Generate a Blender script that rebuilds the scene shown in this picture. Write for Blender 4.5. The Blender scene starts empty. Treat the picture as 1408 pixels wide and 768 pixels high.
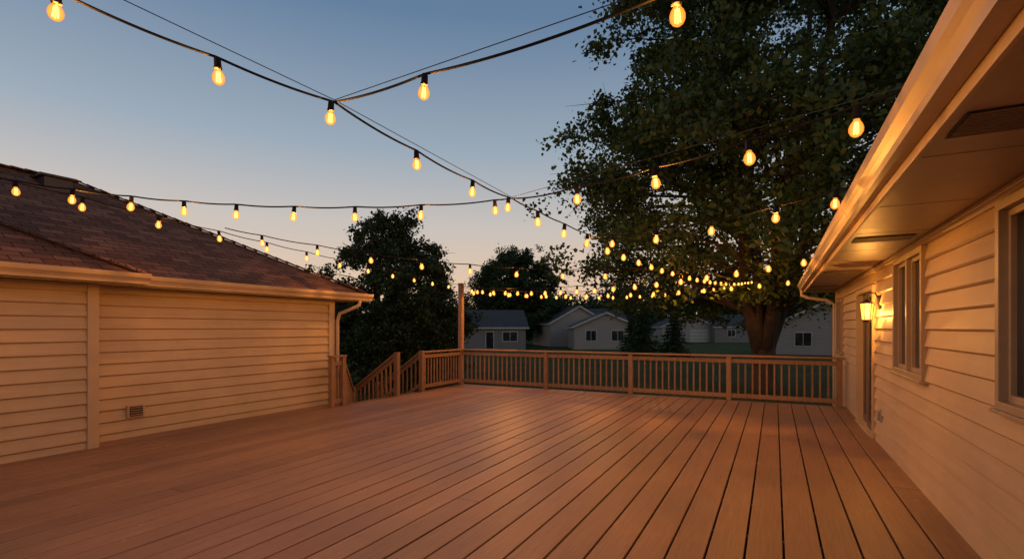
import bpy, math, random
import numpy as np
from mathutils import Vector, Matrix, noise as mnoise
random.seed(7); np.random.seed(7)
scene=bpy.context.scene
COL=scene.collection
scene.view_settings.view_transform='Standard'
scene.view_settings.look='None'
scene.view_settings.exposure=0

# ---------------------------------------------------------------- materials
def new_mat(name):
    m=bpy.data.materials.new(name); m.use_nodes=True
    nt=m.node_tree; nt.nodes.clear()
    out=nt.nodes.new('ShaderNodeOutputMaterial')
    return m,nt,out
def N(nt,t,**kw):
    n=nt.nodes.new(t)
    for k,v in kw.items():
        if k in n.inputs: n.inputs[k].default_value=v
        else: setattr(n,k,v)
    return n
def L(nt,a,b): nt.links.new(a,b)
def coords(nt,scale=(1,1,1)):
    tc=N(nt,'ShaderNodeTexCoord'); mp=N(nt,'ShaderNodeMapping')
    mp.inputs['Scale'].default_value=scale
    L(nt,tc.outputs['Object'],mp.inputs['Vector']); return mp.outputs['Vector']
def ramp(nt,fac,stops):
    r=N(nt,'ShaderNodeValToRGB')
    while len(r.color_ramp.elements)<len(stops): r.color_ramp.elements.new(0.5)
    for e,(p,c) in zip(r.color_ramp.elements,stops):
        e.position=p; e.color=(c[0],c[1],c[2],1)
    L(nt,fac,r.inputs['Fac']); return r.outputs['Color']
def mixc(nt,fac,a,b,mode='MIX'):
    m=N(nt,'ShaderNodeMix'); m.data_type='RGBA'; m.blend_type=mode
    if isinstance(fac,float): m.inputs[0].default_value=fac
    else: L(nt,fac,m.inputs[0])
    for s,v in ((6,a),(7,b)):
        if isinstance(v,tuple): m.inputs[s].default_value=(v[0],v[1],v[2],1)
        else: L(nt,v,m.inputs[s])
    return m.outputs[2]
def mul(c,k): return tuple(x*k for x in c)

def surf(name,color,scale=(1,1,1),nscale=4.0,var=0.25,rough=0.6,bump=0.2,bdist=0.01,island=0.0,detail=6.0,dirt=0.0,spec=0.5):
    m,nt,out=new_mat(name)
    v=coords(nt,scale)
    n1=N(nt,'ShaderNodeTexNoise',Scale=nscale,Detail=detail,Roughness=0.6); L(nt,v,n1.inputs['Vector'])
    c=ramp(nt,n1.outputs['Fac'],[(0.3,mul(color,1-var)),(0.7,mul(color,1+var*0.6))])
    if island>0:
        g=N(nt,'ShaderNodeNewGeometry')
        ci=ramp(nt,g.outputs['Random Per Island'],[(0,(1-island,)*3),(1,(1.0,)*3)])
        c=mixc(nt,1.0,c,ci,'MULTIPLY')
    if dirt>0:
        v2=coords(nt); n2=N(nt,'ShaderNodeTexNoise',Scale=0.9,Detail=5.0,Roughness=0.65); L(nt,v2,n2.inputs['Vector'])
        cd=ramp(nt,n2.outputs['Fac'],[(0.35,(1-dirt,)*3),(0.65,(1.0,)*3)])
        c=mixc(nt,1.0,c,cd,'MULTIPLY')
    p=N(nt,'ShaderNodeBsdfPrincipled'); L(nt,c,p.inputs['Base Color'])
    p.inputs['Specular IOR Level'].default_value=spec
    rr=N(nt,'ShaderNodeMapRange'); rr.inputs['To Min'].default_value=max(0.05,rough-0.12); rr.inputs['To Max'].default_value=min(1,rough+0.15)
    L(nt,n1.outputs['Fac'],rr.inputs['Value']); L(nt,rr.outputs[0],p.inputs['Roughness'])
    b=N(nt,'ShaderNodeBump',Strength=bump,Distance=bdist); L(nt,n1.outputs['Fac'],b.inputs['Height']); L(nt,b.outputs[0],p.inputs['Normal'])
    L(nt,p.outputs[0],out.inputs[0]); return m

def deck_mat():
    m,nt,out=new_mat('deck_boards')
    v=coords(nt,(26,0.9,26))
    n1=N(nt,'ShaderNodeTexNoise',Scale=2.2,Detail=8.0,Roughness=0.65); L(nt,v,n1.inputs['Vector'])
    base=ramp(nt,n1.outputs['Fac'],[(0.25,(0.275,0.150,0.078)),(0.5,(0.365,0.205,0.108)),(0.75,(0.44,0.26,0.145))])
    g=N(nt,'ShaderNodeNewGeometry')
    ci=ramp(nt,g.outputs['Random Per Island'],[(0,(0.76,0.75,0.74)),(0.5,(0.91,0.90,0.90)),(1,(1.0,1.0,1.0))])
    c=mixc(nt,1.0,base,ci,'MULTIPLY')
    v2=coords(nt); n2=N(nt,'ShaderNodeTexNoise',Scale=0.7,Detail=6.0,Roughness=0.7); L(nt,v2,n2.inputs['Vector'])
    cd=ramp(nt,n2.outputs['Fac'],[(0.32,(0.76,0.76,0.78)),(0.62,(1,1,1))])
    c=mixc(nt,1.0,c,cd,'MULTIPLY')
    n3=N(nt,'ShaderNodeTexNoise',Scale=9.0,Detail=3.0,Roughness=0.5); L(nt,v2,n3.inputs['Vector'])
    sp=ramp(nt,n3.outputs['Fac'],[(0.735,(0,0,0)),(0.76,(1,1,1))])
    c=mixc(nt,sp,c,(0.52,0.38,0.27))
    p=N(nt,'ShaderNodeBsdfPrincipled'); L(nt,c,p.inputs['Base Color'])
    rr=N(nt,'ShaderNodeMapRange'); rr.inputs['To Min'].default_value=0.34; rr.inputs['To Max'].default_value=0.60
    L(nt,n2.outputs['Fac'],rr.inputs['Value']); L(nt,rr.outputs[0],p.inputs['Roughness'])
    p.inputs['Specular IOR Level'].default_value=0.42
    b=N(nt,'ShaderNodeBump',Strength=0.4,Distance=0.005); L(nt,n1.outputs['Fac'],b.inputs['Height']); L(nt,b.outputs[0],p.inputs['Normal'])
    L(nt,p.outputs[0],out.inputs[0]); return m

def shingle_mat(name,axis):
    m,nt,out=new_mat(name)
    tc=N(nt,'ShaderNodeTexCoord'); s=N(nt,'ShaderNodeSeparateXYZ'); L(nt,tc.outputs['Object'],s.inputs[0])
    cb=N(nt,'ShaderNodeCombineXYZ')
    if axis=='x':
        k=N(nt,'ShaderNodeMath',operation='MULTIPLY'); k.inputs[1].default_value=1.136; L(nt,s.outputs['X'],k.inputs[0])
        L(nt,s.outputs['Y'],cb.inputs[0]); L(nt,k.outputs[0],cb.inputs[1])
    else:
        k=N(nt,'ShaderNodeMath',operation='MULTIPLY'); k.inputs[1].default_value=1.136; L(nt,s.outputs['Y'],k.inputs[0])
        L(nt,s.outputs['X'],cb.inputs[0]); L(nt,k.outputs[0],cb.inputs[1])
    br=N(nt,'ShaderNodeTexBrick'); L(nt,cb.outputs[0],br.inputs['Vector'])
    br.inputs['Scale'].default_value=1.0; br.inputs['Brick Width'].default_value=0.30; br.inputs['Row Height'].default_value=0.14
    br.inputs['Mortar Size'].default_value=0.008; br.inputs['Mortar Smooth'].default_value=0.3; br.inputs['Bias'].default_value=-0.1
    br.inputs['Color1'].default_value=(0.14,0.070,0.045,1); br.inputs['Color2'].default_value=(0.30,0.15,0.095,1); br.inputs['Mortar'].default_value=(0.045,0.025,0.02,1)
    n1=N(nt,'ShaderNodeTexNoise',Scale=60.0,Detail=4.0); L(nt,tc.outputs['Object'],n1.inputs['Vector'])
    g=ramp(nt,n1.outputs['Fac'],[(0.3,(0.6,0.6,0.6)),(0.7,(1.25,1.2,1.15))])
    c=mixc(nt,1.0,br.outputs['Color'],g,'MULTIPLY')
    n2=N(nt,'ShaderNodeTexNoise',Scale=0.8,Detail=5.0); L(nt,tc.outputs['Object'],n2.inputs['Vector'])
    g2=ramp(nt,n2.outputs['Fac'],[(0.3,(0.75,0.75,0.75)),(0.7,(1.1,1.1,1.1))])
    c=mixc(nt,1.0,c,g2,'MULTIPLY')
    p=N(nt,'ShaderNodeBsdfPrincipled'); L(nt,c,p.inputs['Base Color']); p.inputs['Roughness'].default_value=0.9; p.inputs['Specular IOR Level'].default_value=0.2
    b=N(nt,'ShaderNodeBump',Strength=0.8,Distance=0.02); b.invert=True; L(nt,br.outputs['Fac'],b.inputs['Height'])
    b2=N(nt,'ShaderNodeBump',Strength=0.4,Distance=0.006); L(nt,n1.outputs['Fac'],b2.inputs['Height']); L(nt,b.outputs[0],b2.inputs['Normal'])
    L(nt,b2.outputs[0],p.inputs['Normal']); L(nt,p.outputs[0],out.inputs[0]); return m

def leaf_mat(name,dark,light,tr=0.3):
    m,nt,out=new_mat(name)
    v=coords(nt); n1=N(nt,'ShaderNodeTexNoise',Scale=0.55,Detail=3.0); L(nt,v,n1.inputs['Vector'])
    g=N(nt,'ShaderNodeNewGeometry')
    a=N(nt,'ShaderNodeMath',operation='ADD'); k=N(nt,'ShaderNodeMath',operation='MULTIPLY'); k.inputs[1].default_value=0.5
    L(nt,g.outputs['Random Per Island'],k.inputs[0]); L(nt,k.outputs[0],a.inputs[0]); L(nt,n1.outputs['Fac'],a.inputs[1])
    c=ramp(nt,a.outputs[0],[(0.45,dark),(1.0,light)])
    d=N(nt,'ShaderNodeBsdfPrincipled'); L(nt,c,d.inputs['Base Color']); d.inputs['Roughness'].default_value=0.5; d.inputs['Specular IOR Level'].default_value=0.3
    t=N(nt,'ShaderNodeBsdfTranslucent'); L(nt,c,t.inputs['Color'])
    mx=N(nt,'ShaderNodeMixShader'); mx.inputs[0].default_value=tr
    L(nt,d.outputs[0],mx.inputs[1]); L(nt,t.outputs[0],mx.inputs[2]); L(nt,mx.outputs[0],out.inputs[0]); return m

def glass_mat(name,col=(0.02,0.025,0.03)):
    m,nt,out=new_mat(name)
    v=coords(nt); n1=N(nt,'ShaderNodeTexNoise',Scale=1.2,Detail=2.0); L(nt,v,n1.inputs['Vector'])
    c=ramp(nt,n1.outputs['Fac'],[(0.4,mul(col,0.6)),(0.6,mul(col,1.5))])
    p=N(nt,'ShaderNodeBsdfPrincipled'); L(nt,c,p.inputs['Base Color']); p.inputs['Roughness'].default_value=0.04
    b=N(nt,'ShaderNodeBump',Strength=0.04,Distance=0.02); L(nt,n1.outputs['Fac'],b.inputs['Height']); L(nt,b.outputs[0],p.inputs['Normal'])
    L(nt,p.outputs[0],out.inputs[0]); return m

def emit_mat(name,col,strength):
    m,nt,out=new_mat(name); e=N(nt,'ShaderNodeEmission',Strength=strength); e.inputs['Color'].default_value=(*col,1)
    L(nt,e.outputs[0],out.inputs[0])
    try: m.cycles.emission_sampling='NONE'
    except Exception: pass
    return m
def bulb_glass_mat(name='glowing_bulb_glass',st=1.9):
    m,nt,out=new_mat(name)
    lw=N(nt,'ShaderNodeLayerWeight',Blend=0.35)
    c=ramp(nt,lw.outputs['Facing'],[(0.0,(1.0,0.47,0.09)),(0.5,(1.0,0.30,0.03)),(1.0,(0.8,0.17,0.01))])
    e=N(nt,'ShaderNodeEmission',Strength=st); L(nt,c,e.inputs['Color'])
    t=N(nt,'ShaderNodeBsdfTransparent'); t.inputs['Color'].default_value=(1,0.8,0.5,1); mx=N(nt,'ShaderNodeMixShader'); mx.inputs[0].default_value=0.5
    L(nt,t.outputs[0],mx.inputs[1]); L(nt,e.outputs[0],mx.inputs[2])
    L(nt,mx.outputs[0],out.inputs[0])
    try: m.cycles.emission_sampling='NONE'
    except Exception: pass
    return m

M_deck=deck_mat()
M_rail=surf('stained_rail_wood',(0.34,0.185,0.095),(3,3,0.6),9,0.3,0.6,0.3,0.004,island=0.25,dirt=0.15)
M_post=surf('cedar_post_wood',(0.36,0.19,0.10),(8,8,0.8),5,0.3,0.6,0.3,0.004)
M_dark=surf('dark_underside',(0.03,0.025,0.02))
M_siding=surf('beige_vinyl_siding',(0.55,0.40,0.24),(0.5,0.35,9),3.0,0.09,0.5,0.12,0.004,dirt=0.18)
M_trim=surf('beige_trim_paint',(0.53,0.385,0.235),nscale=6,var=0.07,rough=0.5,bump=0.05,dirt=0.12)
M_gutter=surf('cream_gutter_metal',(0.56,0.41,0.25),nscale=3,var=0.08,rough=0.42,bump=0.06,dirt=0.2)
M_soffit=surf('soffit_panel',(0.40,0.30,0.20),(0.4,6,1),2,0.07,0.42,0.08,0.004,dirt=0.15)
M_vent=surf('vent_slats',(0.22,0.17,0.12))
M_shx=shingle_mat('brown_shingles_side','x'); M_shy=shingle_mat('brown_shingles_end','y')
M_glass=glass_mat('dark_window_glass')
M_frame=surf('window_frame_paint',(0.36,0.27,0.18),nscale=8,var=0.1,rough=0.45,bump=0.05)
M_door=surf('door_frame_brown',(0.16,0.10,0.06),nscale=8,var=0.15,rough=0.45,bump=0.05)
M_metal=surf('dark_bronze_metal',(0.05,0.035,0.025),rough=0.4)
M_grey=surf('grey_plastic',(0.35,0.31,0.26))
M_cable=surf('black_cable',(0.012,0.011,0.010),rough=0.8,bump=0.0,spec=0.15)
M_wire=surf('steel_guide_wire',(0.06,0.06,0.06),rough=0.6,bump=0.0,spec=0.2)
M_bark=surf('tree_bark',(0.075,0.05,0.036),(6,6,1.2),3,0.5,0.9,1.0,0.08)
M_leaf1=leaf_mat('maple_leaves',(0.030,0.056,0.014),(0.105,0.148,0.036),0.35)
M_leaf2=leaf_mat('dark_leaves',(0.018,0.036,0.012),(0.060,0.095,0.028))
M_filament=emit_mat('hot_filament',(1.0,0.52,0.13),11.0)
M_bulb=bulb_glass_mat(); M_lamp=bulb_glass_mat('lantern_glowing_glass',5.0)

# ---------------------------------------------------------------- mesh builder
class MB:
    def __init__(s): s.v=[]; s.f=[]; s.m=[]
    def face(s,pts,m=0):
        i=len(s.v); s.v+= [tuple(p) for p in pts]; s.f.append(tuple(range(i,i+len(pts)))); s.m.append(m)
    def box(s,a,b,m=0):
        x0,y0,z0=[min(p,q) for p,q in zip(a,b)]; x1,y1,z1=[max(p,q) for p,q in zip(a,b)]
        i=len(s.v)
        s.v+=[(x0,y0,z0),(x1,y0,z0),(x1,y1,z0),(x0,y1,z0),(x0,y0,z1),(x1,y0,z1),(x1,y1,z1),(x0,y1,z1)]
        for f in ((0,3,2,1),(4,5,6,7),(0,1,5,4),(1,2,6,5),(2,3,7,6),(3,0,4,7)):
            s.f.append(tuple(i+k for k in f)); s.m.append(m)
    def obox(s,p0,p1,w,h,m=0,up=Vector((0,0,1))):
        p0=Vector(p0);p1=Vector(p1); d=(p1-p0).normalized(); r=d.cross(up)
        if r.length<1e-4: r=Vector((1,0,0))
        r.normalize(); u=r.cross(d).normalized(); i=len(s.v)
        for p in (p0,p1):
            for a,b in ((-1,-1),(1,-1),(1,1),(-1,1)): s.v.append(tuple(p+r*a*w/2+u*b*h/2))
        for f in ((0,1,2,3),(7,6,5,4),(0,4,5,1),(1,5,6,2),(2,6,7,3),(3,7,4,0)):
            s.f.append(tuple(i+k for k in f)); s.m.append(m)
    def tube(s,pts,rad,seg=8,m=0,cap=True):
        pts=[Vector(p) for p in pts]
        if not hasattr(rad,'__len__'): rad=[rad]*len(pts)
        i=len(s.v); n=len(pts); prev=None
        for k,p in enumerate(pts):
            t=(pts[min(k+1,n-1)]-pts[max(k-1,0)]).normalized()
            if prev is None:
                a=t.orthogonal().normalized()
            else:
                a=(prev-t*prev.dot(t)).normalized()
            prev=a; b=t.cross(a)
            for q in range(seg):
                an=2*math.pi*q/seg; s.v.append(tuple(p+(a*math.cos(an)+b*math.sin(an))*rad[k]))
        for k in range(n-1):
            for q in range(seg):
                q2=(q+1)%seg; s.f.append((i+k*seg+q,i+k*seg+q2,i+(k+1)*seg+q2,i+(k+1)*seg+q)); s.m.append(m)
        if cap:
            s.f.append(tuple(i+q for q in reversed(range(seg)))); s.m.append(m)
            s.f.append(tuple(i+(n-1)*seg+q for q in range(seg))); s.m.append(m)
    def lathe(s,prof,seg=12,m=0,c=(0,0,0)):
        i=len(s.v)
        for r,z in prof:
            for q in range(seg):
                an=2*math.pi*q/seg; s.v.append((c[0]+r*math.cos(an),c[1]+r*math.sin(an),c[2]+z))
        for k in range(len(prof)-1):
            for q in range(seg):
                q2=(q+1)%seg; s.f.append((i+k*seg+q,i+k*seg+q2,i+(k+1)*seg+q2,i+(k+1)*seg+q)); s.m.append(m)
    def prof(s,pr,o,along,outv,l0,l1,m=0,cap=True):
        o=Vector(o);a=Vector(along);u=Vector(outv); i=len(s.v); n=len(pr)
        for l in (l0,l1):
            for (p,z) in pr: s.v.append(tuple(o+a*l+u*p+Vector((0,0,z))))
        for k in range(n):
            k2=(k+1)%n; s.f.append((i+k,i+k2,i+n+k2,i+n+k)); s.m.append(m)
        if cap:
            s.f.append(tuple(i+k for k in range(n))); s.m.append(m); s.f.append(tuple(i+n+k for k in reversed(range(n)))); s.m.append(m)
    def lap(s,o,along,outv,l0,l1,z0,z1,m=0,e=0.165,zb=-0.9,D=0.038,drip=0.015):
        """clapboard courses with a rolled-under drip edge"""
        o=Vector(o);a=Vector(along);u=Vector(outv)
        k=math.floor((z0-zb)/e)
        P=lambda l,p,z: o+a*l+u*p+Vector((0,0,z))
        while zb+k*e<z1-1e-4:
            lo=zb+k*e; hi=lo+e; ca=max(lo,z0); cb=min(hi,z1)
            md=min(ca+drip,cb)
            fm=D-(D-0.004)*(md-lo)/e; fb=D-(D-0.004)*(cb-lo)/e; fa=fm-0.019
            s.face([P(l0,fm,md),P(l1,fm,md),P(l1,fb,cb),P(l0,fb,cb)],m)
            s.face([P(l0,fa,ca),P(l1,fa,ca),P(l1,fm,md),P(l0,fm,md)],m)
            s.face([P(l0,0.0,ca+0.003),P(l1,0.0,ca+0.003),P(l1,fa,ca),P(l0,fa,ca)],m)
            k+=1
    def build(s,name,mats,parent=None,bevel=0,smooth=False,loc=None,rot=None):
        me=bpy.data.meshes.new(name); me.from_pydata(s.v,[],s.f)
        for mt in mats: me.materials.append(mt)
        me.polygons.foreach_set('material_index',s.m)
        if smooth: me.polygons.foreach_set('use_smooth',[True]*len(s.f))
        me.update()
        ob=bpy.data.objects.new(name,me); COL.objects.link(ob)
        if parent: ob.parent=parent
        if loc: ob.location=loc
        if rot: ob.rotation_euler=rot
        if bevel:
            b=ob.modifiers.new('bevel','BEVEL'); b.width=bevel; b.segments=2; b.limit_method='ANGLE'
        return ob
def empty(name,loc=(0,0,0),rot=(0,0,0)):
    e=bpy.data.objects.new(name,None); COL.objects.link(e); e.location=loc; e.rotation_euler=rot; e.empty_display_size=0.2; return e
def wall_open(mb,o,along,outv,l0,l1,z0,z1,ops,m=0,**k):
    ops=sorted(ops); cur=l0
    for (a,b,c,d) in ops:
        if a>cur: mb.lap(o,along,outv,cur,a,z0,z1,m,**k)
        if c>z0: mb.lap(o,along,outv,a,b,z0,c,m,**k)
        if d<z1: mb.lap(o,along,outv,a,b,d,z1,m,**k)
        cur=b
    if cur<l1: mb.lap(o,along,outv,cur,l1,z0,z1,m,**k)
GP=[(0,0.0),(0.075,0.0),(0.082,0.035),(0.098,0.06),(0.118,0.085),(0.125,0.12),(0.128,0.14),(0.112,0.143),(0.108,0.128),(0.012,0.128),(0.012,0.14),(0,0.14)]

GZ=-0.9
# ---------------------------------------------------------------- ground
mb=MB()
def gz(x,y):
    r=math.hypot(x,y-20)
    return GZ + (0.25*mnoise.noise(Vector((x*0.03,y*0.03,0))) if r>25 else 0)
xs=np.concatenate([np.linspace(-600,-80,8),np.linspace(-70,50,40),np.linspace(70,600,8)])
ys=np.concatenate([np.linspace(-200,-10,6),np.linspace(0,110,40),np.linspace(130,900,10)])
for i,x in enumerate(xs):
    for j,y in enumerate(ys): mb.v.append((x,y,gz(x,y)))
ny=len(ys)
for i in range(len(xs)-1):
    for j in range(ny-1):
        mb.f.append((i*ny+j,(i+1)*ny+j,(i+1)*ny+j+1,i*ny+j+1)); mb.m.append(0)
def grass_mat():
    m,nt,out=new_mat('lawn_grass')
    v=coords(nt); n1=N(nt,'ShaderNodeTexNoise',Scale=0.25,Detail=6.0,Roughness=0.6); L(nt,v,n1.inputs['Vector'])
    n2=N(nt,'ShaderNodeTexNoise',Scale=14.0,Detail=6.0,Roughness=0.8); L(nt,v,n2.inputs['Vector'])
    c=ramp(nt,n1.outputs['Fac'],[(0.35,(0.058,0.070,0.018)),(0.65,(0.105,0.108,0.032))])
    c2=ramp(nt,n2.outputs['Fac'],[(0.3,(0.5,0.5,0.5)),(0.7,(1.3,1.3,1.2))])
    c=mixc(nt,1.0,c,c2,'MULTIPLY')
    p=N(nt,'ShaderNodeBsdfPrincipled'); L(nt,c,p.inputs['Base Color']); p.inputs['Roughness'].default_value=0.95; p.inputs['Specular IOR Level'].default_value=0.1
    b=N(nt,'ShaderNodeBump',Strength=1.0,Distance=0.08); L(nt,n2.outputs['Fac'],b.inputs['Height']); L(nt,b.outputs[0],p.inputs['Normal'])
    L(nt,p.outputs[0],out.inputs[0]); return m
M_grass=grass_mat()
mb.build('lawn',[M_grass],smooth=True)

# ---------------------------------------------------------------- deck
deck=empty('wooden_deck')
mb=MB(); W=0.232; G=0.015; x=1.285
r=random.Random(3)
while x>-8.42:
    x0=x-W
    ys_=[-4.5,12.24]
    if r.random()<0.4: ys_=[-4.5,r.uniform(2.5,9.5),12.24]
    if x0<-7.98: ys_=[-4.5,7.7]
    for a,b in zip(ys_[:-1],ys_[1:]):
        dz=r.uniform(-0.0015,0.0015)
        mb.box((x0,a+0.002,-0.03+dz),(x,b-0.002,dz))
    x=x0-G
mb.build('deck_boards',[M_deck],deck,bevel=0.006)
mb=MB()
yy=-4.4
while yy<12.2:
    mb.box((-7.95,yy,-0.22),(1.28,yy+0.04,-0.036)); yy+=0.8
mb.box((-8.0,12.245,-0.26),(1.29,12.285,-0.005)); mb.box((-8.03,7.75,-0.26),(-7.99,12.24,-0.005))
for px in (-7.8,-5.3,-3.0,-0.9,1.1):
    for py in (4.0,8.0,12.0): mb.box((px-0.07,py-0.07,GZ),(px+0.07,py+0.07,-0.23))
mb.build('deck_framing',[M_rail],deck,bevel=0.003)
mb=MB(); mb.box((-8.0,-4.4,-0.32),(1.25,12.1,-0.29)); mb.build('under_deck_painted_shade',[M_dark],deck)  # near-black sheet: shade below the boards put in as colour, seen through gaps

# ---------------------------------------------------------------- railing
rail=empty('deck_railing')
def post(mb,x,y,z0,z1,w=0.10):
    mb.box((x-w/2,y-w/2,z0),(x+w/2,y+w/2,z1))
mb=MB()
PX=[-7.9,-5.28,-3.07,-0.9,1.16]
YR=12.16
for px in PX[1:]: post(mb,px,YR,0.002,0.96,0.10)
for a,b in zip(PX[:-1],PX[1:]):
    mb.box((a+0.05,YR-0.02,0.83),(b-0.05,YR+0.02,0.92)); mb.box((a+0.05,YR-0.02,0.07),(b-0.05,YR+0.02,0.16))
    n=int((b-a-0.1)/0.135); st=(b-a-0.1)/n
    for i in range(1,n):
        bx=a+0.05+st*i+random.uniform(-0.003,0.003); mb.box((bx-0.018,YR+0.021,0.05),(bx+0.018,YR+0.057,0.915))
mb.box((-7.97,YR-0.07,0.965),(1.25,YR+0.075,1.003))
XL=-7.9
for py in (10.35,9.4): post(mb,XL,py,0.002,1.02,0.11)
for py in (7.72,7.42): post(mb,XL,py,0.002,1.0,0.09)
mb.box((XL-0.02,10.405,0.83),(XL+0.02,12.105,0.92)); mb.box((XL-0.02,10.405,0.07),(XL+0.02,12.105,0.16))
for i in range(1,13):
    by=10.4+1.7*i/13; mb.box((XL-0.057,by-0.018,0.05),(XL-0.021,by+0.018,0.915))
mb.box((XL-0.075,10.41,0.965),(XL+0.07,YR-0.075,1.003))
mb.box((XL-0.02,7.465,0.83),(XL+0.02,7.675,0.92)); mb.box((XL-0.02,7.465,0.07),(XL+0.02,7.675,0.16)); mb.box((XL-0.07,7.37,1.004),(XL+0.07,7.77,1.04))
for i in range(1,3): mb.box((XL-0.057,7.46+i*0.075-0.018,0.1),(XL-0.021,7.46+i*0.075+0.018,0.9))
mb.build('rails_posts_balusters',[M_rail],rail,bevel=0.004)
# stairs
stairs=empty('deck_stairs')
mb=MB()
for i in range(5):
    mb.box((XL-0.10-0.27*i,9.46,-0.18*(i+1)-0.04),(XL-0.10-0.27*(i+1)-0.03,10.29,-0.18*(i+1)))
for yv in (9.44,10.31): mb.obox((XL-0.1,yv,-0.15),(XL-1.5,yv,-1.0),0.04,0.25)
def slope_rail(p0,p1,n=8,drop=0.80):
    p0=Vector(p0);p1=Vector(p1)
    mb.obox(p0,p1,0.09,0.05); 
    q=Vector((0,0,-0.09)); mb.obox(p0+q,p1+q,0.035,0.085)
    q=Vector((0,0,-drop)); mb.obox(p0+q,p1+q,0.035,0.085)
    for i in range(1,n):
        c=p0.lerp(p1,i/n); mb.box((c.x-0.017,c.y-0.017,c.z-drop-0.02),(c.x+0.017,c.y+0.017,c.z-0.1))
slope_rail((XL-0.06,9.4,0.96),(XL-1.40,9.4,0.06),10)
slope_rail((XL-0.06,10.35,0.96),(XL-1.40,10.35,0.06),10)
slope_rail((XL-0.06,7.76,0.94),(XL-0.95,8.95,0.10),9)
for p in ((XL-1.45,9.4,0.1),(XL-1.45,10.35,0.1),(XL-1.0,9.0,0.12)): mb.box((p[0]-0.05,p[1]-0.05,GZ),(p[0]+0.05,p[1]+0.05,p[2]+0.06))
mb.build('treads_and_handrails',[M_rail],stairs,bevel=0.003)
def tall_post(x,y,h,w=0.12,z0=0.002):
    mb=MB(); mb.box((x-w/2,y-w/2,z0),(x+w/2,y+w/2,h)); mb.box((x-w/2-0.012,y-w/2-0.012,h+0.001),(x+w/2+0.012,y+w/2+0.012,h+0.025))
    mb.tube([(x+w/2,y-0.02,h-0.06),(x+w/2+0.03,y-0.03,h-0.06),(x+w/2+0.03,y-0.03,h-0.02)],0.006,6)
    return mb.build('wooden_post',[M_post],bevel=0.006)
tall_post(-7.9,12.16,2.83)
tall_post(-6.98,1.86,3.2)
tall_post(-3.9,-1.2,3.75)

# ---------------------------------------------------------------- garage (left)
gar=empty('garage_building')
mb=MB()
mb.lap((-8.1,0,0),(0,1,0),(1,0,0),-5,3.42,GZ,2.19)
mb.lap((-8.4,0,0),(0,1,0),(1,0,0),3.5,7.80,GZ,2.19)
mb.lap((0,3.5,0),(1,0,0),(0,1,0),-8.38,-8.12,GZ,2.19)
mb.lap((0,7.9,0),(1,0,0),(0,1,0),-15.0,-8.5,GZ,2.19)
mb.lap((-15.1,0,0),(0,1,0),(-1,0,0),-5,7.9,GZ,2.19)
mb.build('lap_siding_walls',[M_siding],gar)
mb=MB()
mb.box((-8.2,3.40,GZ),(-8.053,3.53,2.185)); mb.box((-8.5,7.78,GZ),(-8.353,7.93,2.185))
mb.box((-15.12,7.85,GZ),(-14.98,7.93,2.185))
mb.box((-8.398,3.53,2.10),(-8.358,7.78,2.185)); mb.box((-8.098,-5,2.10),(-8.058,3.40,2.185))
mb.box((-15.09,-5,GZ),(-8.42,7.88,2.15)); mb.box((-8.42,-5,GZ),(-8.12,3.48,2.15))
mb.build('corner_trim_and_core',[M_trim],gar,bevel=0.004)
mb=MB()
mb.box((-8.39,3.55,2.19),(-8.02,8.48,2.205)); mb.box((-8.09,-5,2.191),(-7.72,3.88,2.206)); mb.box((-15.4,7.91,2.192),(-8.40,8.48,2.207))
mb.box((-8.02,3.9,2.17),(-8.0,8.5,2.33)); mb.box((-7.72,-5,2.17),(-7.70,3.9,2.33)); mb.box((-15.4,8.48,2.171),(-8.021,8.50,2.33)); mb.box((-8.0,3.88,2.171),(-7.72,3.899,2.33))
mb.build('soffit_and_fascia',[M_soffit],gar)
mb=MB()
mb.prof(GP,(-7.998,0,2.19),(0,1,0),(1,0,0),3.95,8.60)
mb.prof(GP,(-7.698,0,2.19),(0,1,0),(1,0,0),-5,3.93)
mb.prof(GP,(0,8.502,2.19),(1,0,0),(0,1,0),-15.4,-7.99)
mb.tube([(-7.94,8.25,2.2),(-7.95,8.23,2.08),(-8.08,8.12,2.0),(-8.28,8.0,1.9),(-8.33,7.98,1.75),(-8.33,7.98,-0.85)],0.038,8)
mb.build('gutters_and_downspout',[M_gutter],gar,smooth=False)
mb=MB(); s=0.54; ez=2.335
def rx(t): return ez+s*t
mb.face([(-7.96,-6,ez-0.02),(-7.96,8.54,ez-0.02),(-11.7,4.8,rx(3.7)),(-11.7,-6,rx(3.7))],0)
mb.face([(-7.96,8.54,ez-0.02),(-15.44,8.54,ez-0.02),(-11.7,4.8,rx(3.7))],1)
mb.face([(-15.44,8.54,ez-0.02),(-15.44,-6,ez-0.02),(-11.7,-6,rx(3.7)),(-11.7,4.8,rx(3.7))],0)
mb.face([(-7.66,-6,ez-0.02),(-7.66,3.94,ez-0.02),(-11.7,-0.1,rx(4.0)),(-11.7,-6,rx(4.0))],0)
mb.face([(-7.66,3.94,ez-0.02),(-7.96,3.94,ez-0.021),(-12.0,-0.1,rx(4.0)),(-11.7,-0.1,rx(4.0))],1)
mb.build('shingle_roof',[M_shx,M_shy],gar)
mb=MB()
def caps(p0,p1,n):
    p0=Vector(p0);p1=Vector(p1)
    for i in range(n):
        a=p0.lerp(p1,i/n); b=p0.lerp(p1,(i+1.15)/n); mb.obox(a+Vector((0,0,0.012)),b+Vector((0,0,0.028)),0.24,0.018)
caps((-7.98,8.52,ez),(-11.7,4.8,rx(3.7)),26); caps((-11.7,4.8,rx(3.7)),(-11.7,-5,rx(3.7)),50); caps((-7.68,3.92,ez),(-11.0,0.6,rx(3.32)),24)
mb.build('ridge_and_hip_caps',[M_shy],gar,bevel=0.004)
mb=MB()
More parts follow.
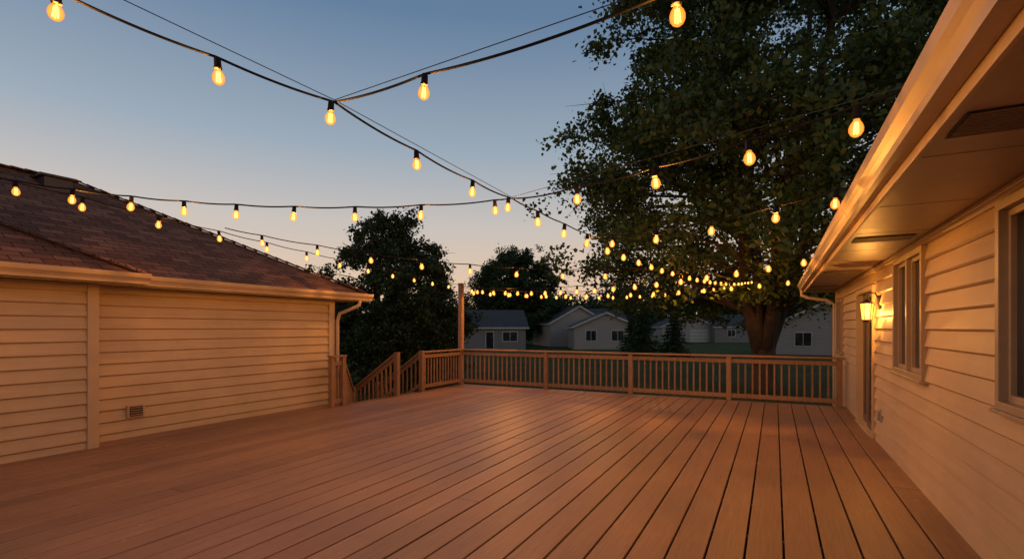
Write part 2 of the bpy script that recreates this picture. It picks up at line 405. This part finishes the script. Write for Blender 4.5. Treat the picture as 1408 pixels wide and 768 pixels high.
for (vx,vy) in ((-11.25,4.25),(-11.2,2.9)):
    z=rx(-8.0-vx); mb.box((vx-0.2,vy-0.2,z-0.12),(vx+0.2,vy+0.2,z+0.10)); mb.box((vx-0.25,vy-0.25,z+0.101),(vx+0.25,vy+0.25,z+0.14))
mb.build('roof_box_vents',[M_metal],gar,bevel=0.01)
mb=MB()
mb.box((-8.38,4.0,0.29),(-8.335,4.23,0.47)); mb.box((-8.335,4.03,0.31),(-8.32,4.20,0.45),1)
for i in range(4): mb.obox((-8.312,4.03,0.33+0.034*i),(-8.312,4.20,0.33+0.034*i),0.02,0.006)
mb.build('dryer_vent_hood',[M_trim,M_metal],gar,bevel=0.003)

# ---------------------------------------------------------------- house (right)
hs=empty('house_with_siding')
WX=1.3; ZT=2.48
ops=[(2.70,4.22,1.14,2.33),(6.17,7.39,1.14,2.33),(8.95,10.50,0.0,2.15),(12.75,13.65,1.10,2.15)]
mb=MB()
wall_open(mb,(WX,0,0),(0,1,0),(-1,0,0),-4.5,13.92,-0.29,ZT-0.03,ops)
mb.lap((WX,0,0),(0,1,0),(-1,0,0),12.3,13.92,GZ,-0.291)
mb.lap((0,14.0,0),(1,0,0),(0,1,0),WX+0.1,9.5,GZ,ZT)
mb.build('lap_siding_walls',[M_siding],hs)
mb=MB()
mb.box((WX-0.047,13.9,GZ),(WX+0.1,14.03,ZT-0.002)); mb.box((WX-0.043,-4.5,ZT-0.04),(WX+0.0,13.9,ZT-0.002))
mb.build('corner_trim',[M_trim],hs,bevel=0.004)
mb=MB()
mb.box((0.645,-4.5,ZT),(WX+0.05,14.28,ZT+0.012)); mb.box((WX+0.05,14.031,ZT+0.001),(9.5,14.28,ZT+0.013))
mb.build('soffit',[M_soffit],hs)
mb=MB(); yy=-4.0
while yy<14.2:
    mb.box((0.66,yy,ZT-0.002),(WX-0.047,yy+0.004,ZT-0.0005)); yy+=1.22
mb.box((0.645,-4.5,ZT-0.018),(0.665,14.27,ZT-0.001))
mb.build('soffit_panel_seams',[M_soffit],hs)
mb=MB()
for vy in (-0.6,2.70,5.98,9.3,12.5):
    mb.box((0.70,vy,ZT-0.0065),(1.19,vy+0.32,ZT-0.005),0)
    for i in range(11):
        mb.box((0.71,vy+0.006+i*0.0285,ZT-0.012),(1.18,vy+0.021+i*0.0285,ZT-0.007),1)
mb.build('soffit_vents',[M_dark,M_vent],hs)
mb=MB()
mb.box((0.625,-4.5,ZT-0.03),(0.644,14.3,ZT+0.20)); mb.box((0.625,14.281,ZT-0.03),(9.5,14.30,ZT+0.20))
mb.build('fascia_board',[M_trim],hs,bevel=0.003)
mb=MB()
mb.prof(GP,(0.623,0,ZT+0.025),(0,1,0),(-1,0,0),-4.5,14.34)
mb.tube([(0.58,14.15,ZT+0.03),(0.58,14.15,ZT-0.10),(0.72,14.10,ZT-0.17),(1.10,14.05,ZT-0.24),(1.24,14.04,ZT-0.34),(1.24,14.04,GZ+0.1)],0.04,8)
for yj in (-1.2,5.1,11.3): mb.prof([(p*1.03+0.001,z*1.02-0.001) for p,z in GP],(0.624,0,ZT+0.024),(0,1,0),(-1,0,0),yj,yj+0.09)
mb.build('gutter_and_downspout',[M_gutter],hs)
mb=MB()
rz=ZT+0.19
mb.face([(0.56,-5,rz),(0.56,14.36,rz),(5.4,9.5,rz+2.4),(5.4,-5,rz+2.4)],0)
mb.face([(0.56,14.36,rz),(10.2,14.36,rz),(5.4,9.5,rz+2.4)],1)
mb.face([(10.2,14.36,rz),(10.2,-5,rz),(5.4,-5,rz+2.4),(5.4,9.5,rz+2.4)],0)
mb.build('shingle_roof',[M_shx,M_shy],hs)
mb=MB(); mb.box((WX+0.30,-4.5,GZ),(9.4,13.9,ZT-0.01)); mb.build('inner_core',[M_dark],hs)
def window(y0,y1,z0,z1,name):
    mb=MB(); fo=WX-0.06
    mb.box((fo,y0-0.06,z0-0.05),(WX+0.02,y1+0.06,z0-0.0)); mb.box((fo-0.02,y0-0.09,z0-0.075),(WX,y1+0.09,z0-0.051))
    mb.box((fo,y0-0.06,z1),(WX+0.02,y1+0.06,z1+0.06)); mb.box((fo,y0-0.06,z0),(WX+0.02,y0,z1)); mb.box((fo,y1,z0),(WX+0.02,y1+0.06,z1))
    ym=(y0+y1)/2
    mb.box((fo+0.006,ym-0.03,z0),(WX+0.03,ym+0.03,z1))
    for a,b in ((y0,ym-0.03),(ym+0.03,y1)):
        mb.box((WX-0.015,a,z0),(WX+0.04,a+0.04,z1)); mb.box((WX-0.015,b-0.04,z0),(WX+0.04,b,z1))
        mb.box((WX-0.014,a+0.04,z0),(WX+0.04,b-0.04,z0+0.045)); mb.box((WX-0.014,a+0.04,z1-0.045),(WX+0.04,b-0.04,z1))
        mb.box((WX+0.015,a+0.04,z0+0.045),(WX+0.022,b-0.04,z1-0.045),1)
    mb.build(name,[M_frame,M_glass],hs,bevel=0.003)
window(*ops[0],'casement_window'); window(*ops[1],'casement_window'); window(*ops[3],'casement_window')
def door(y0,y1,z1):
    mb=MB(); fo=WX-0.055
    mb.box((fo,y0-0.07,0.004),(WX+0.05,y0,z1+0.07)); mb.box((fo,y1,0.004),(WX+0.05,y1+0.07,z1+0.07)); mb.box((fo,y0,z1),(WX+0.05,y1,z1+0.07))
    mb.box((fo-0.02,y0,0.004),(WX+0.05,y1,0.035))
    ym=(y0+y1)/2
    for a,b,o in ((y0,ym+0.03,0.0),(ym-0.03,y1,0.045)):
        x0=WX+0.0+o
        mb.box((x0,a,0.036),(x0+0.04,a+0.075,z1),2); mb.box((x0,b-0.075,0.036),(x0+0.04,b,z1),2)
        mb.box((x0+0.001,a+0.075,0.036),(x0+0.04,b-0.075,0.14),2); mb.box((x0+0.001,a+0.075,z1-0.08),(x0+0.04,b-0.075,z1),2)
        mb.box((x0+0.016,a+0.075,0.14),(x0+0.022,b-0.075,z1-0.08),1)
    mb.box((WX-0.03,y0+0.03,0.95),(WX-0.012,y0+0.05,1.2),3); mb.box((WX-0.013,y0+0.03,0.97),(WX,y0+0.05,0.99),3); mb.box((WX-0.013,y0+0.03,1.16),(WX,y0+0.05,1.18),3)
    mb.build('sliding_patio_door',[M_trim,M_glass,M_door,M_metal],hs,bevel=0.003)
door(8.95,10.50,2.15)
mb=MB(); mb.box((WX-0.045,8.33,0.33),(WX-0.01,8.44,0.50)); mb.box((WX-0.075,8.345,0.35),(WX-0.045,8.425,0.48)); mb.build('outdoor_outlet_box',[M_grey],hs,bevel=0.006)

# wall lantern
lan=empty('wall_lantern')
LX,LY,LZ=1.13,8.50,1.80
mb=MB()
mb.box((WX-0.05,LY-0.055,LZ+0.05),(WX-0.012,LY+0.055,LZ+0.24))
mb.tube([(WX-0.045,LY,LZ+0.20),(WX-0.07,LY,LZ+0.27),(LX+0.02,LY,LZ+0.28),(LX,LY,LZ+0.20)],0.010,8)
mb.lathe([(0.0,0.20),(0.02,0.195),(0.03,0.18),(0.078,0.145),(0.085,0.13),(0.0,0.13)],6,0,(LX,LY,LZ))
mb.lathe([(0.0,-0.13),(0.02,-0.125),(0.06,-0.105),(0.062,-0.09),(0.0,-0.09)],6,0,(LX,LY,LZ))
for q in range(6):
    an=2*math.pi*q/6; c,s_=math.cos(an),math.sin(an)
    mb.obox((LX+0.060*c,LY+0.060*s_,LZ-0.095),(LX+0.083*c,LY+0.083*s_,LZ+0.132),0.006,0.006)
mb.build('lantern_frame',[M_metal],lan)
mb=MB(); mb.lathe([(0.056,-0.088),(0.077,0.128)],6,0,(LX,LY,LZ)); mb.build('lantern_glass',[M_lamp],lan)
mb=MB()
for q in range(4):
    an=math.pi/2*q+0.4; mb.tube([(LX+0.018*math.cos(an),LY+0.018*math.sin(an),LZ-0.045),(LX+0.018*math.cos(an),LY+0.018*math.sin(an),LZ+0.06)],0.005,6)
mb.build('lantern_bulb',[M_filament],lan,smooth=True)
def plight(name,loc,power,col,rad,parent):
    l=bpy.data.lights.new(name,'POINT'); l.energy=power; l.color=col; l.shadow_soft_size=rad
    o=bpy.data.objects.new(name,l); COL.objects.link(o); o.location=loc; o.parent=parent; return o
plight('lantern_light',(LX,LY,LZ+0.01),85,(1.0,0.52,0.15),0.012,lan)

# ---------------------------------------------------------------- string lights
bm_=MB()
bm_.lathe([(0.0,0.0),(0.014,0.0),(0.018,-0.01),(0.019,-0.05),(0.022,-0.053),(0.022,-0.062),(0.0,-0.062)],12,0)
bm_.lathe([(0.013,-0.062),(0.015,-0.070),(0.026,-0.086),(0.032,-0.104),(0.031,-0.122),(0.022,-0.138),(0.010,-0.146),(0,-0.148)],14,1)
for q in range(4):
    an=math.pi/2*q; c,s_=math.cos(an),math.sin(an)
    bm_.tube([(0.007*c,0.007*s_,-0.078),(0.010*c,0.010*s_,-0.132)],0.003,5,2)
bulb_me_ob=bm_.build('bulb_template',[M_cable,M_bulb,M_filament],smooth=True)
bulb_me=bulb_me_ob.data; bpy.data.objects.remove(bulb_me_ob)
PW=29.0
def string(A,B,sag,ts=None,spacing=0.7,guide=False,off=0.35,power=PW,rad=0.007,every=1,scale=1.0):
    A=Vector(A);B=Vector(B); par=empty('string_lights')
    Ln=(B-A).length
    if ts is None:
        k=int((Ln-off)/spacing)+1; ts=[(off+i*spacing)/Ln for i in range(k) if (off+i*spacing)/Ln<0.985]
    knots=[0]+sorted(ts)+[1]
    def P(t):
        z=-4*sag*t*(1-t)
        for a,b in zip(knots[:-1],knots[1:]):
            if a<=t<=b and b>a:
                q=(t-a)/(b-a); z-=4*0.022*(b-a)*Ln*q*(1-q)*0.9; break
        return A.lerp(B,t)+Vector((0,0,z))
    n=90
    mb=MB(); pts=[P(i/n) for i in range(n+1)]
    mb.tube(pts,rad,6)
    mb.build('cable',[M_cable],par,smooth=True)
    if guide:
        mb=MB(); mb.tube([A+Vector((0,0,0.012)),B+Vector((0,0,0.012))],0.0025,5)
        mb.build('guide_wire',[M_wire],par)
    for i,t in enumerate(ts):
        p=P(t); o=bpy.data.objects.new('bulb',bulb_me); COL.objects.link(o); o.parent=par; o.location=p; o.scale=(scale,)*3
        o.rotation_euler=(random.uniform(-.09,.09),random.uniform(-.09,.09),random.uniform(0,6))
        if i%every==every//2 and p.x<0.2 and (p-Vector((-7.9,12.16,2.8))).length>1.0:
            plight('bulb_light',p+Vector((0,0,-0.105*scale)),power*every*random.uniform(0.9,1.1),(1.0,0.46,0.115),0.003,par)
HUB=(-2.31,2.19,2.93); J=(-2.3,4.45,2.87)
string((-3.9,-1.1,3.70),HUB,0.10,ts=[0.28,0.48,0.665,0.835,0.995],guide=True,scale=0.95)
string(HUB,J,0.03,ts=[0.34,0.68,0.97],guide=True)
string(J,(-0.62,19.9,3.35),0.34,spacing=0.62,off=0.5,every=4,scale=1.15)
string(HUB,(0.56,1.88,2.86),0.02,ts=[0.25,0.69],guide=True,scale=0.92)
string(J,(0.55,2.8,2.66),0.06,ts=[0.30,0.55,0.76,0.93],guide=True,every=2)
string(J,(-6.92,1.92,3.10),0.19,ts=[x/1.07 for x in (0.034,0.18,0.311,0.43,0.543,0.645,0.746,0.86,0.969)],every=2)
string((-6.92,1.92,3.14),(-7.84,12.1,2.80),0.06,spacing=0.85,off=1.0,every=2,scale=1.1)
string((0.55,4.5,2.66),(-2.15,6.2,2.76),0.08,ts=[0.05,0.2,0.40,0.62,0.84],every=2)
string((0.55,8.35,2.68),(-7.86,12.12,2.78),0.24,spacing=0.5,off=0.2,every=4,scale=1.25)
string((-7.16,4.7,3.06),(-1.98,9.0,2.62),0.2,spacing=0.78,off=0.5,every=2,scale=1.1)
string((-7.84,12.2,2.78),(-0.8,20.0,3.3),0.34,spacing=0.5,off=0.4,every=5,scale=1.3)
string((0.55,12.0,2.68),(-7.84,12.1,2.72),0.20,spacing=0.55,off=0.3,every=5,scale=1.25)

# ---------------------------------------------------------------- trees
def leaf_mesh(C,size,name,mat,parent,flat=0.35):
    n=len(C); rs=np.random.RandomState(len(C)%9973)
    nrm=rs.normal(size=(n,3)); nrm[:,2]+=flat*2; nrm/=np.linalg.norm(nrm,axis=1)[:,None]
    a=rs.normal(size=(n,3)); a-=nrm*(a*nrm).sum(1)[:,None]; a/=np.linalg.norm(a,axis=1)[:,None]
    b=np.cross(nrm,a); sz=size*rs.uniform(0.6,1.3,n)[:,None]
    V=np.empty((n,4,3)); V[:,0]=C-a*sz*0.5; V[:,1]=C+b*sz*0.36+a*sz*0.05+nrm*sz*0.1; V[:,2]=C+a*sz*0.5; V[:,3]=C-b*sz*0.36+a*sz*0.05+nrm*sz*0.1
    me=bpy.data.meshes.new(name); me.vertices.add(n*4); me.vertices.foreach_set('co',V.reshape(-1).astype(np.float32))
    me.loops.add(n*4); me.loops.foreach_set('vertex_index',np.arange(n*4,dtype=np.int32))
    me.polygons.add(n); me.polygons.foreach_set('loop_start',np.arange(0,n*4,4,dtype=np.int32)); 
    me.polygons.foreach_set('loop_total',np.full(n,4,dtype=np.int32))
    me.materials.append(mat); me.update(calc_edges=True); me.validate()
    o=bpy.data.objects.new(name,me); COL.objects.link(o); o.parent=parent; return o
def tree(name,base,ztop,zbot,prof,trunk_r,nclump,nleaf,leaf,crad,mat,seed,fork=1.5,nstem=5,lean=(0,0),edge=0.45):
    rs=np.random.RandomState(seed); rd=random.Random(seed)
    par=empty(name,base)
    H=ztop-zbot
    zf=[p[0] for p in prof]; rf=[p[1] for p in prof]
    cl=[]
    while len(cl)<nclump:
        f=rs.uniform(0,1); R=np.interp(f,zf,rf)
        if rs.uniform()>(R/max(rf)): continue
        an=rs.uniform(0,2*math.pi); rr=math.sqrt(rs.uniform(edge*edge if f<0.9 else 0,1))
        wob=1+0.22*mnoise.noise(Vector((math.cos(an)*1.5,math.sin(an)*1.5,f*4+seed)))
        rad=R*rr*wob
        cl.append(Vector((rad*math.cos(an)+lean[0]*f,rad*math.sin(an)+lean[1]*f,zbot+f*H)))
    mb=MB(); stems=[]
    mb.tube([(0,0,-0.1),(0,0,0.25),(0.02,0.01,fork*0.6),(0,0,fork+0.2)],[trunk_r*1.35,trunk_r*1.08,trunk_r,trunk_r*0.9],14)
    for k in range(nstem):
        an=2*math.pi*(k+rd.uniform(-.2,.2))/nstem; R=max(rf)
        top=Vector((math.cos(an)*R*0.45+lean[0]*0.8,math.sin(an)*R*0.45+lean[1]*0.8,zbot+H*rd.uniform(0.75,0.95)))
        if k==0: top=Vector((lean[0],lean[1],zbot+H*0.96))
        p0=Vector((math.cos(an)*trunk_r*0.35,math.sin(an)*trunk_r*0.35,fork*0.75)); pts=[];rads=[]
        for i in range(11):
            t=i/10; p=p0.lerp(top,t); p.x=p0.x+(top.x-p0.x)*t**0.9; p.y=p0.y+(top.y-p0.y)*t**0.9
            p+=Vector((rd.uniform(-1,1),rd.uniform(-1,1),0))*0.03*R*(0 if i==0 else 1)*0.5; pts.append(p); rads.append(trunk_r*0.55*(1-t)**0.8+0.02)
        mb.tube(pts,rads,9); stems.append((pts,rads))
    for c in cl:
        best=None
        for pts,rads in stems:
            for p,r_ in zip(pts[1:],rads[1:]):
                if p.z<c.z+0.3:
                    d=(p-c).length+abs((c.z-p.z)-0.35*Vector((p.x-c.x,p.y-c.y)).length)*0.6
                    if best is None or d<best[0]: best=(d,p,r_)
        if best is None: best=(0,stems[0][0][1],stems[0][1][1])
        p=best[1]; r0=min(best[2]*0.55,0.012*(c-p).length+0.02)
        m1=p.lerp(c,0.45)+Vector((0,0,0.12*(c-p).length))+Vector((rd.uniform(-.2,.2),rd.uniform(-.2,.2),0))
        pts=[p,p.lerp(m1,0.5)+Vector((0,0,0.03)),m1,m1.lerp(c,0.55)+Vector((0,0,0.05)),c]
        mb.tube(pts,[r0,r0*0.8,r0*0.6,r0*0.4,0.012],5,cap=False)
        for q in range(4):
            e=c+Vector((rd.gauss(0,1),rd.gauss(0,1),rd.gauss(0,0.6)))*crad*0.7
            mb.tube([m1.lerp(c,rd.uniform(0.5,1)),c.lerp(e,0.5)+Vector((0,0,0.05)),e],[0.016,0.010,0.005],4,cap=False)
    mb.build('trunk_and_limbs',[M_bark],par,smooth=True)
    parts=[]
    for c in cl:
        n=int(nleaf*rs.uniform(0.5,1.4)); cr=crad*rs.uniform(0.65,1.3)
        sub=rs.normal(size=(7,3))*np.array([cr*.55,cr*.55,cr*.38])
        idx=rs.randint(0,7,n)
        q=sub[idx]+rs.normal(size=(n,3))*np.array([cr*.26,cr*.26,cr*.17])
        q[:,2]-=0.10*(q[:,0]**2+q[:,1]**2)/cr
        parts.append(q+np.array(c))
    leaf_mesh(np.concatenate(parts),leaf,'foliage',mat,par)
    return par

MP=[(0,5.8),(0.10,8.0),(0.35,8.3),(0.6,7.5),(0.8,6.2),(0.93,4.2),(1,2.0)]
tree('maple_tree',(-0.4,22.3,GZ),18.5,3.4,MP,0.44,335,450,0.185,1.18,M_leaf1,11,fork=2.0,nstem=6,lean=(1.9,1.0))
tree('broadleaf_tree',(-15.0,17.3,GZ),7.35,0.4,[(0,2.8),(0.3,3.6),(0.6,3.0),(0.85,1.7),(1,0.6)],0.2,150,420,0.14,0.65,M_leaf2,5,fork=0.8,nstem=4,edge=0.3)
tree('broadleaf_tree',(-13.0,17.8,GZ),4.0,0.2,[(0,1.2),(0.4,1.6),(0.8,1.0),(1,0.4)],0.12,45,380,0.13,0.5,M_leaf2,6,fork=0.5,nstem=4)
tree('broadleaf_tree',(-34,67,GZ),13.6,2.0,[(0,4.8),(0.3,7.2),(0.6,6.6),(0.85,4.6),(1,2.0)],0.4,150,420,0.33,1.4,M_leaf2,8,fork=2.0,nstem=5)

rs=np.random.RandomState(21); parts=[]
for i in range(150):
    u=-0.62+1.45*i/150; d=rs.uniform(105,150)
    cx=d*(-0.4587+0.8886*u); cy=d*(0.8886+0.4587*u)
    h=rs.uniform(5,9.5)+ (3.5 if 0.2<u<0.7 else 0); w=rs.uniform(3.5,6)
    for k in range(9):
        c=np.array([cx,cy,GZ])+np.array([rs.normal()*w*.5,rs.normal()*w*.5,rs.uniform(0.5,h)])
        parts.append(c+rs.normal(size=(90,3))*np.array([1.3,1.3,0.9]))
leaf_mesh(np.concatenate(parts),0.75,'distant_trees',M_leaf2,None)
def spruce(base,h,r,seed):
    rs=np.random.RandomState(seed); par=empty('spruce_tree',base); mb=MB(); mb.tube([(0,0,-0.1),(0,0,h*0.95)],[0.14,0.02],7); mb.build('trunk',[M_bark],par)
    parts=[]
    for t in np.linspace(0.06,0.98,int(h*4)):
        R=r*(1-t)**0.85+0.08
        for k in range(9):
            an=rs.uniform(0,6.28); n=int(10+40*R); s=rs.uniform(0.1,1,n)*rs.uniform(0.8,1.15)
            q=np.stack([np.cos(an)*R*s,np.sin(an)*R*s,t*h-0.25*R*s],1)+rs.normal(size=(n,3))*0.09*np.array([1,1,0.5]); parts.append(q)
    leaf_mesh(np.concatenate(parts),0.16,'foliage',M_leaf2,par)
spruce((-9.3,41.0,GZ),4.6,1.7,1); spruce((-7.2,42.5,GZ),3.9,1.5,2); spruce((-11.0,44.0,GZ),3.6,1.4,3)

# ---------------------------------------------------------------- neighbour houses
M_w1=surf('grey_house_siding',(0.19,0.17,0.155),(0.3,0.3,9),3,0.12); M_w2=surf('pale_house_siding',(0.33,0.29,0.25),(0.3,0.3,9),3,0.1)
M_r1=surf('grey_roof_shingles',(0.065,0.06,0.06),(1,1,5),4,0.35,0.9)
M_wt=surf('white_house_trim',(0.5,0.46,0.41))
def nb_house(loc,yaw,w,dp,h,rh,wall,gable_front=True,wins=(),doorx=None,garage=None):
    e=empty('suburban_house',loc,(0,0,yaw)); mb=MB(); o=0.35
    kw=dict(e=0.2,zb=0,D=0.03)
    mb.lap((0,-dp/2,0),(1,0,0),(0,-1,0),-w/2,w/2,0,h,0,**kw); mb.lap((0,dp/2,0),(1,0,0),(0,1,0),-w/2,w/2,0,h,0,**kw)
    mb.lap((-w/2,0,0),(0,1,0),(-1,0,0),-dp/2,dp/2,0,h,0,**kw); mb.lap((w/2,0,0),(0,1,0),(1,0,0),-dp/2,dp/2,0,h,0,**kw)
    if gable_front:
        for s_ in (-1,1):
            y=s_*(dp/2); mb.face([(-w/2,y,h),(w/2,y,h),(0,y,h+rh)],0)
        sl=rh/(w/2)
        for s_ in (-1,1):
            a=[(s_*(w/2+o),-dp/2-o,h-sl*o),(0,-dp/2-o,h+rh),(0,dp/2+o,h+rh),(s_*(w/2+o),dp/2+o,h-sl*o)]
            up=Vector((0,0,0.12)); mb.face([Vector(p)+up for p in a],1); mb.face(a,2)
            mb.obox(Vector(a[0])+up*0.4+Vector((0,-0.02,0)),Vector(a[1])+up*0.4+Vector((0,-0.02,0)),0.05,0.2,2)
            mb.obox(Vector(a[0])+up*0.4,Vector(a[3])+up*0.4,0.05,0.16,2)
    else:
        for s_ in (-1,1):
            x=s_*w/2; mb.face([(x,-dp/2,h),(x,dp/2,h),(x,0,h+rh)],0)
        sl=rh/(dp/2)
        for s_ in (-1,1):
            a=[(-w/2-o,s_*(dp/2+o),h-sl*o),(-w/2-o,0,h+rh),(w/2+o,0,h+rh),(w/2+o,s_*(dp/2+o),h-sl*o)]
            up=Vector((0,0,0.12)); mb.face([Vector(p)+up for p in a],1); mb.face(a,2)
            mb.obox(Vector(a[0])+up*0.4,Vector(a[3])+up*0.4,0.05,0.18,2)
    for (x,z,ww,hh) in wins:
        y=-dp/2-0.04
        mb.box((x-ww/2-0.1,y-0.03,z-hh/2-0.1),(x+ww/2+0.1,y+0.02,z+hh/2+0.1),2)
        mb.box((x-ww/2,y-0.045,z-hh/2),(x-0.03,y-0.031,z+hh/2),3); mb.box((x+0.03,y-0.045,z-hh/2),(x+ww/2,y-0.031,z+hh/2),3)
    if doorx is not None: mb.box((doorx-0.5,-dp/2-0.06,0.1),(doorx+0.5,-dp/2-0.021,2.1),2); mb.box((doorx-0.4,-dp/2-0.075,0.15),(doorx+0.4,-dp/2-0.061,2.0),3)
    if garage is not None:
        mb.box((garage-1.5,-dp/2-0.06,0.02),(garage+1.5,-dp/2-0.021,2.2),2)
        for i in range(1,4): mb.box((garage-1.5,-dp/2-0.064,0.55*i),(garage+1.5,-dp/2-0.0605,0.55*i+0.03),3)
    mb.build('house_walls_roof_windows',[wall,M_r1,M_wt,M_glass],e)
yw=math.radians(27)
nb_house((-31.0,52.2,GZ),yw+0.15,9.4,7.0,2.6,1.9,M_w1,False,wins=((-2.8,1.5,1.3,1.0),(2.9,1.5,1.6,1.0)),doorx=0.6)
nb_house((-18.75,59.8,GZ),yw-0.02,7.2,8,2.6,1.55,M_w2,True,wins=((-1.7,1.6,1.1,1.1),(1.3,1.6,1.3,1.1)))
nb_house((-25.9,67.5,GZ),yw+0.25,8.0,8.0,3.1,2.2,M_w2,True,wins=((0,2.0,1.2,1.1),))
nb_house((-23.0,70.0,GZ),yw,7.5,8.0,3.1,2.0,M_w1,False)
nb_house((3.9,55.0,GZ),yw-0.5,8.0,9,2.6,2.0,M_w2,True,wins=((-1.6,1.5,1.2,1.1),(1.8,1.5,1.2,1.1)))
nb_house((-15.0,95,GZ),yw,9,8,2.7,2.0,M_w2,True,wins=((-2,1.6,1.2,1.1),),garage=1.8)
nb_house((-6.5,97,GZ),yw,9.5,8,2.7,2.0,M_w1,False,wins=((-2,1.6,1.2,1.1),(2.5,1.6,1.4,1.1)))

# ---------------------------------------------------------------- world: dusk sky
w=bpy.data.worlds.new('World'); scene.world=w; w.use_nodes=True
nt=w.node_tree; nt.nodes.clear()
out=nt.nodes.new('ShaderNodeOutputWorld'); bg=nt.nodes.new('ShaderNodeBackground')
sky=nt.nodes.new('ShaderNodeTexSky'); sky.sky_type='NISHITA'; sky.sun_disc=False
sky.sun_elevation=math.radians(1.0); sky.sun_rotation=math.radians(-80); sky.air_density=1.0; sky.dust_density=1.0; sky.ozone_density=3.0
b1=nt.nodes.new('ShaderNodeBackground'); nt.links.new(sky.outputs[0],b1.inputs[0]); b1.inputs[1].default_value=0.03
tc=nt.nodes.new('ShaderNodeTexCoord'); sp=nt.nodes.new('ShaderNodeSeparateXYZ'); nt.links.new(tc.outputs['Generated'],sp.inputs[0])
c=ramp(nt,sp.outputs['Z'],[(0.0,(0.80,0.49,0.30)),(0.09,(0.78,0.56,0.40)),(0.19,(0.60,0.54,0.49)),(0.32,(0.34,0.41,0.48)),(0.52,(0.13,0.215,0.34)),(1.0,(0.04,0.08,0.15))])
nt.links.new(c,bg.inputs[0]); bg.inputs[1].default_value=0.95
ad=nt.nodes.new('ShaderNodeAddShader'); nt.links.new(bg.outputs[0],ad.inputs[0]); nt.links.new(b1.outputs[0],ad.inputs[1])
nt.links.new(ad.outputs[0],out.inputs[0])

# ---------------------------------------------------------------- camera
cam=bpy.data.cameras.new('camera'); co=bpy.data.objects.new('camera',cam); COL.objects.link(co)
cam.sensor_width=36; cam.lens=17.9; cam.shift_y=0.047; cam.clip_end=2000; cam.clip_start=0.05
co.location=(0,0,1.6); co.rotation_euler=(math.radians(90),0,math.radians(27.3))
scene.camera=co
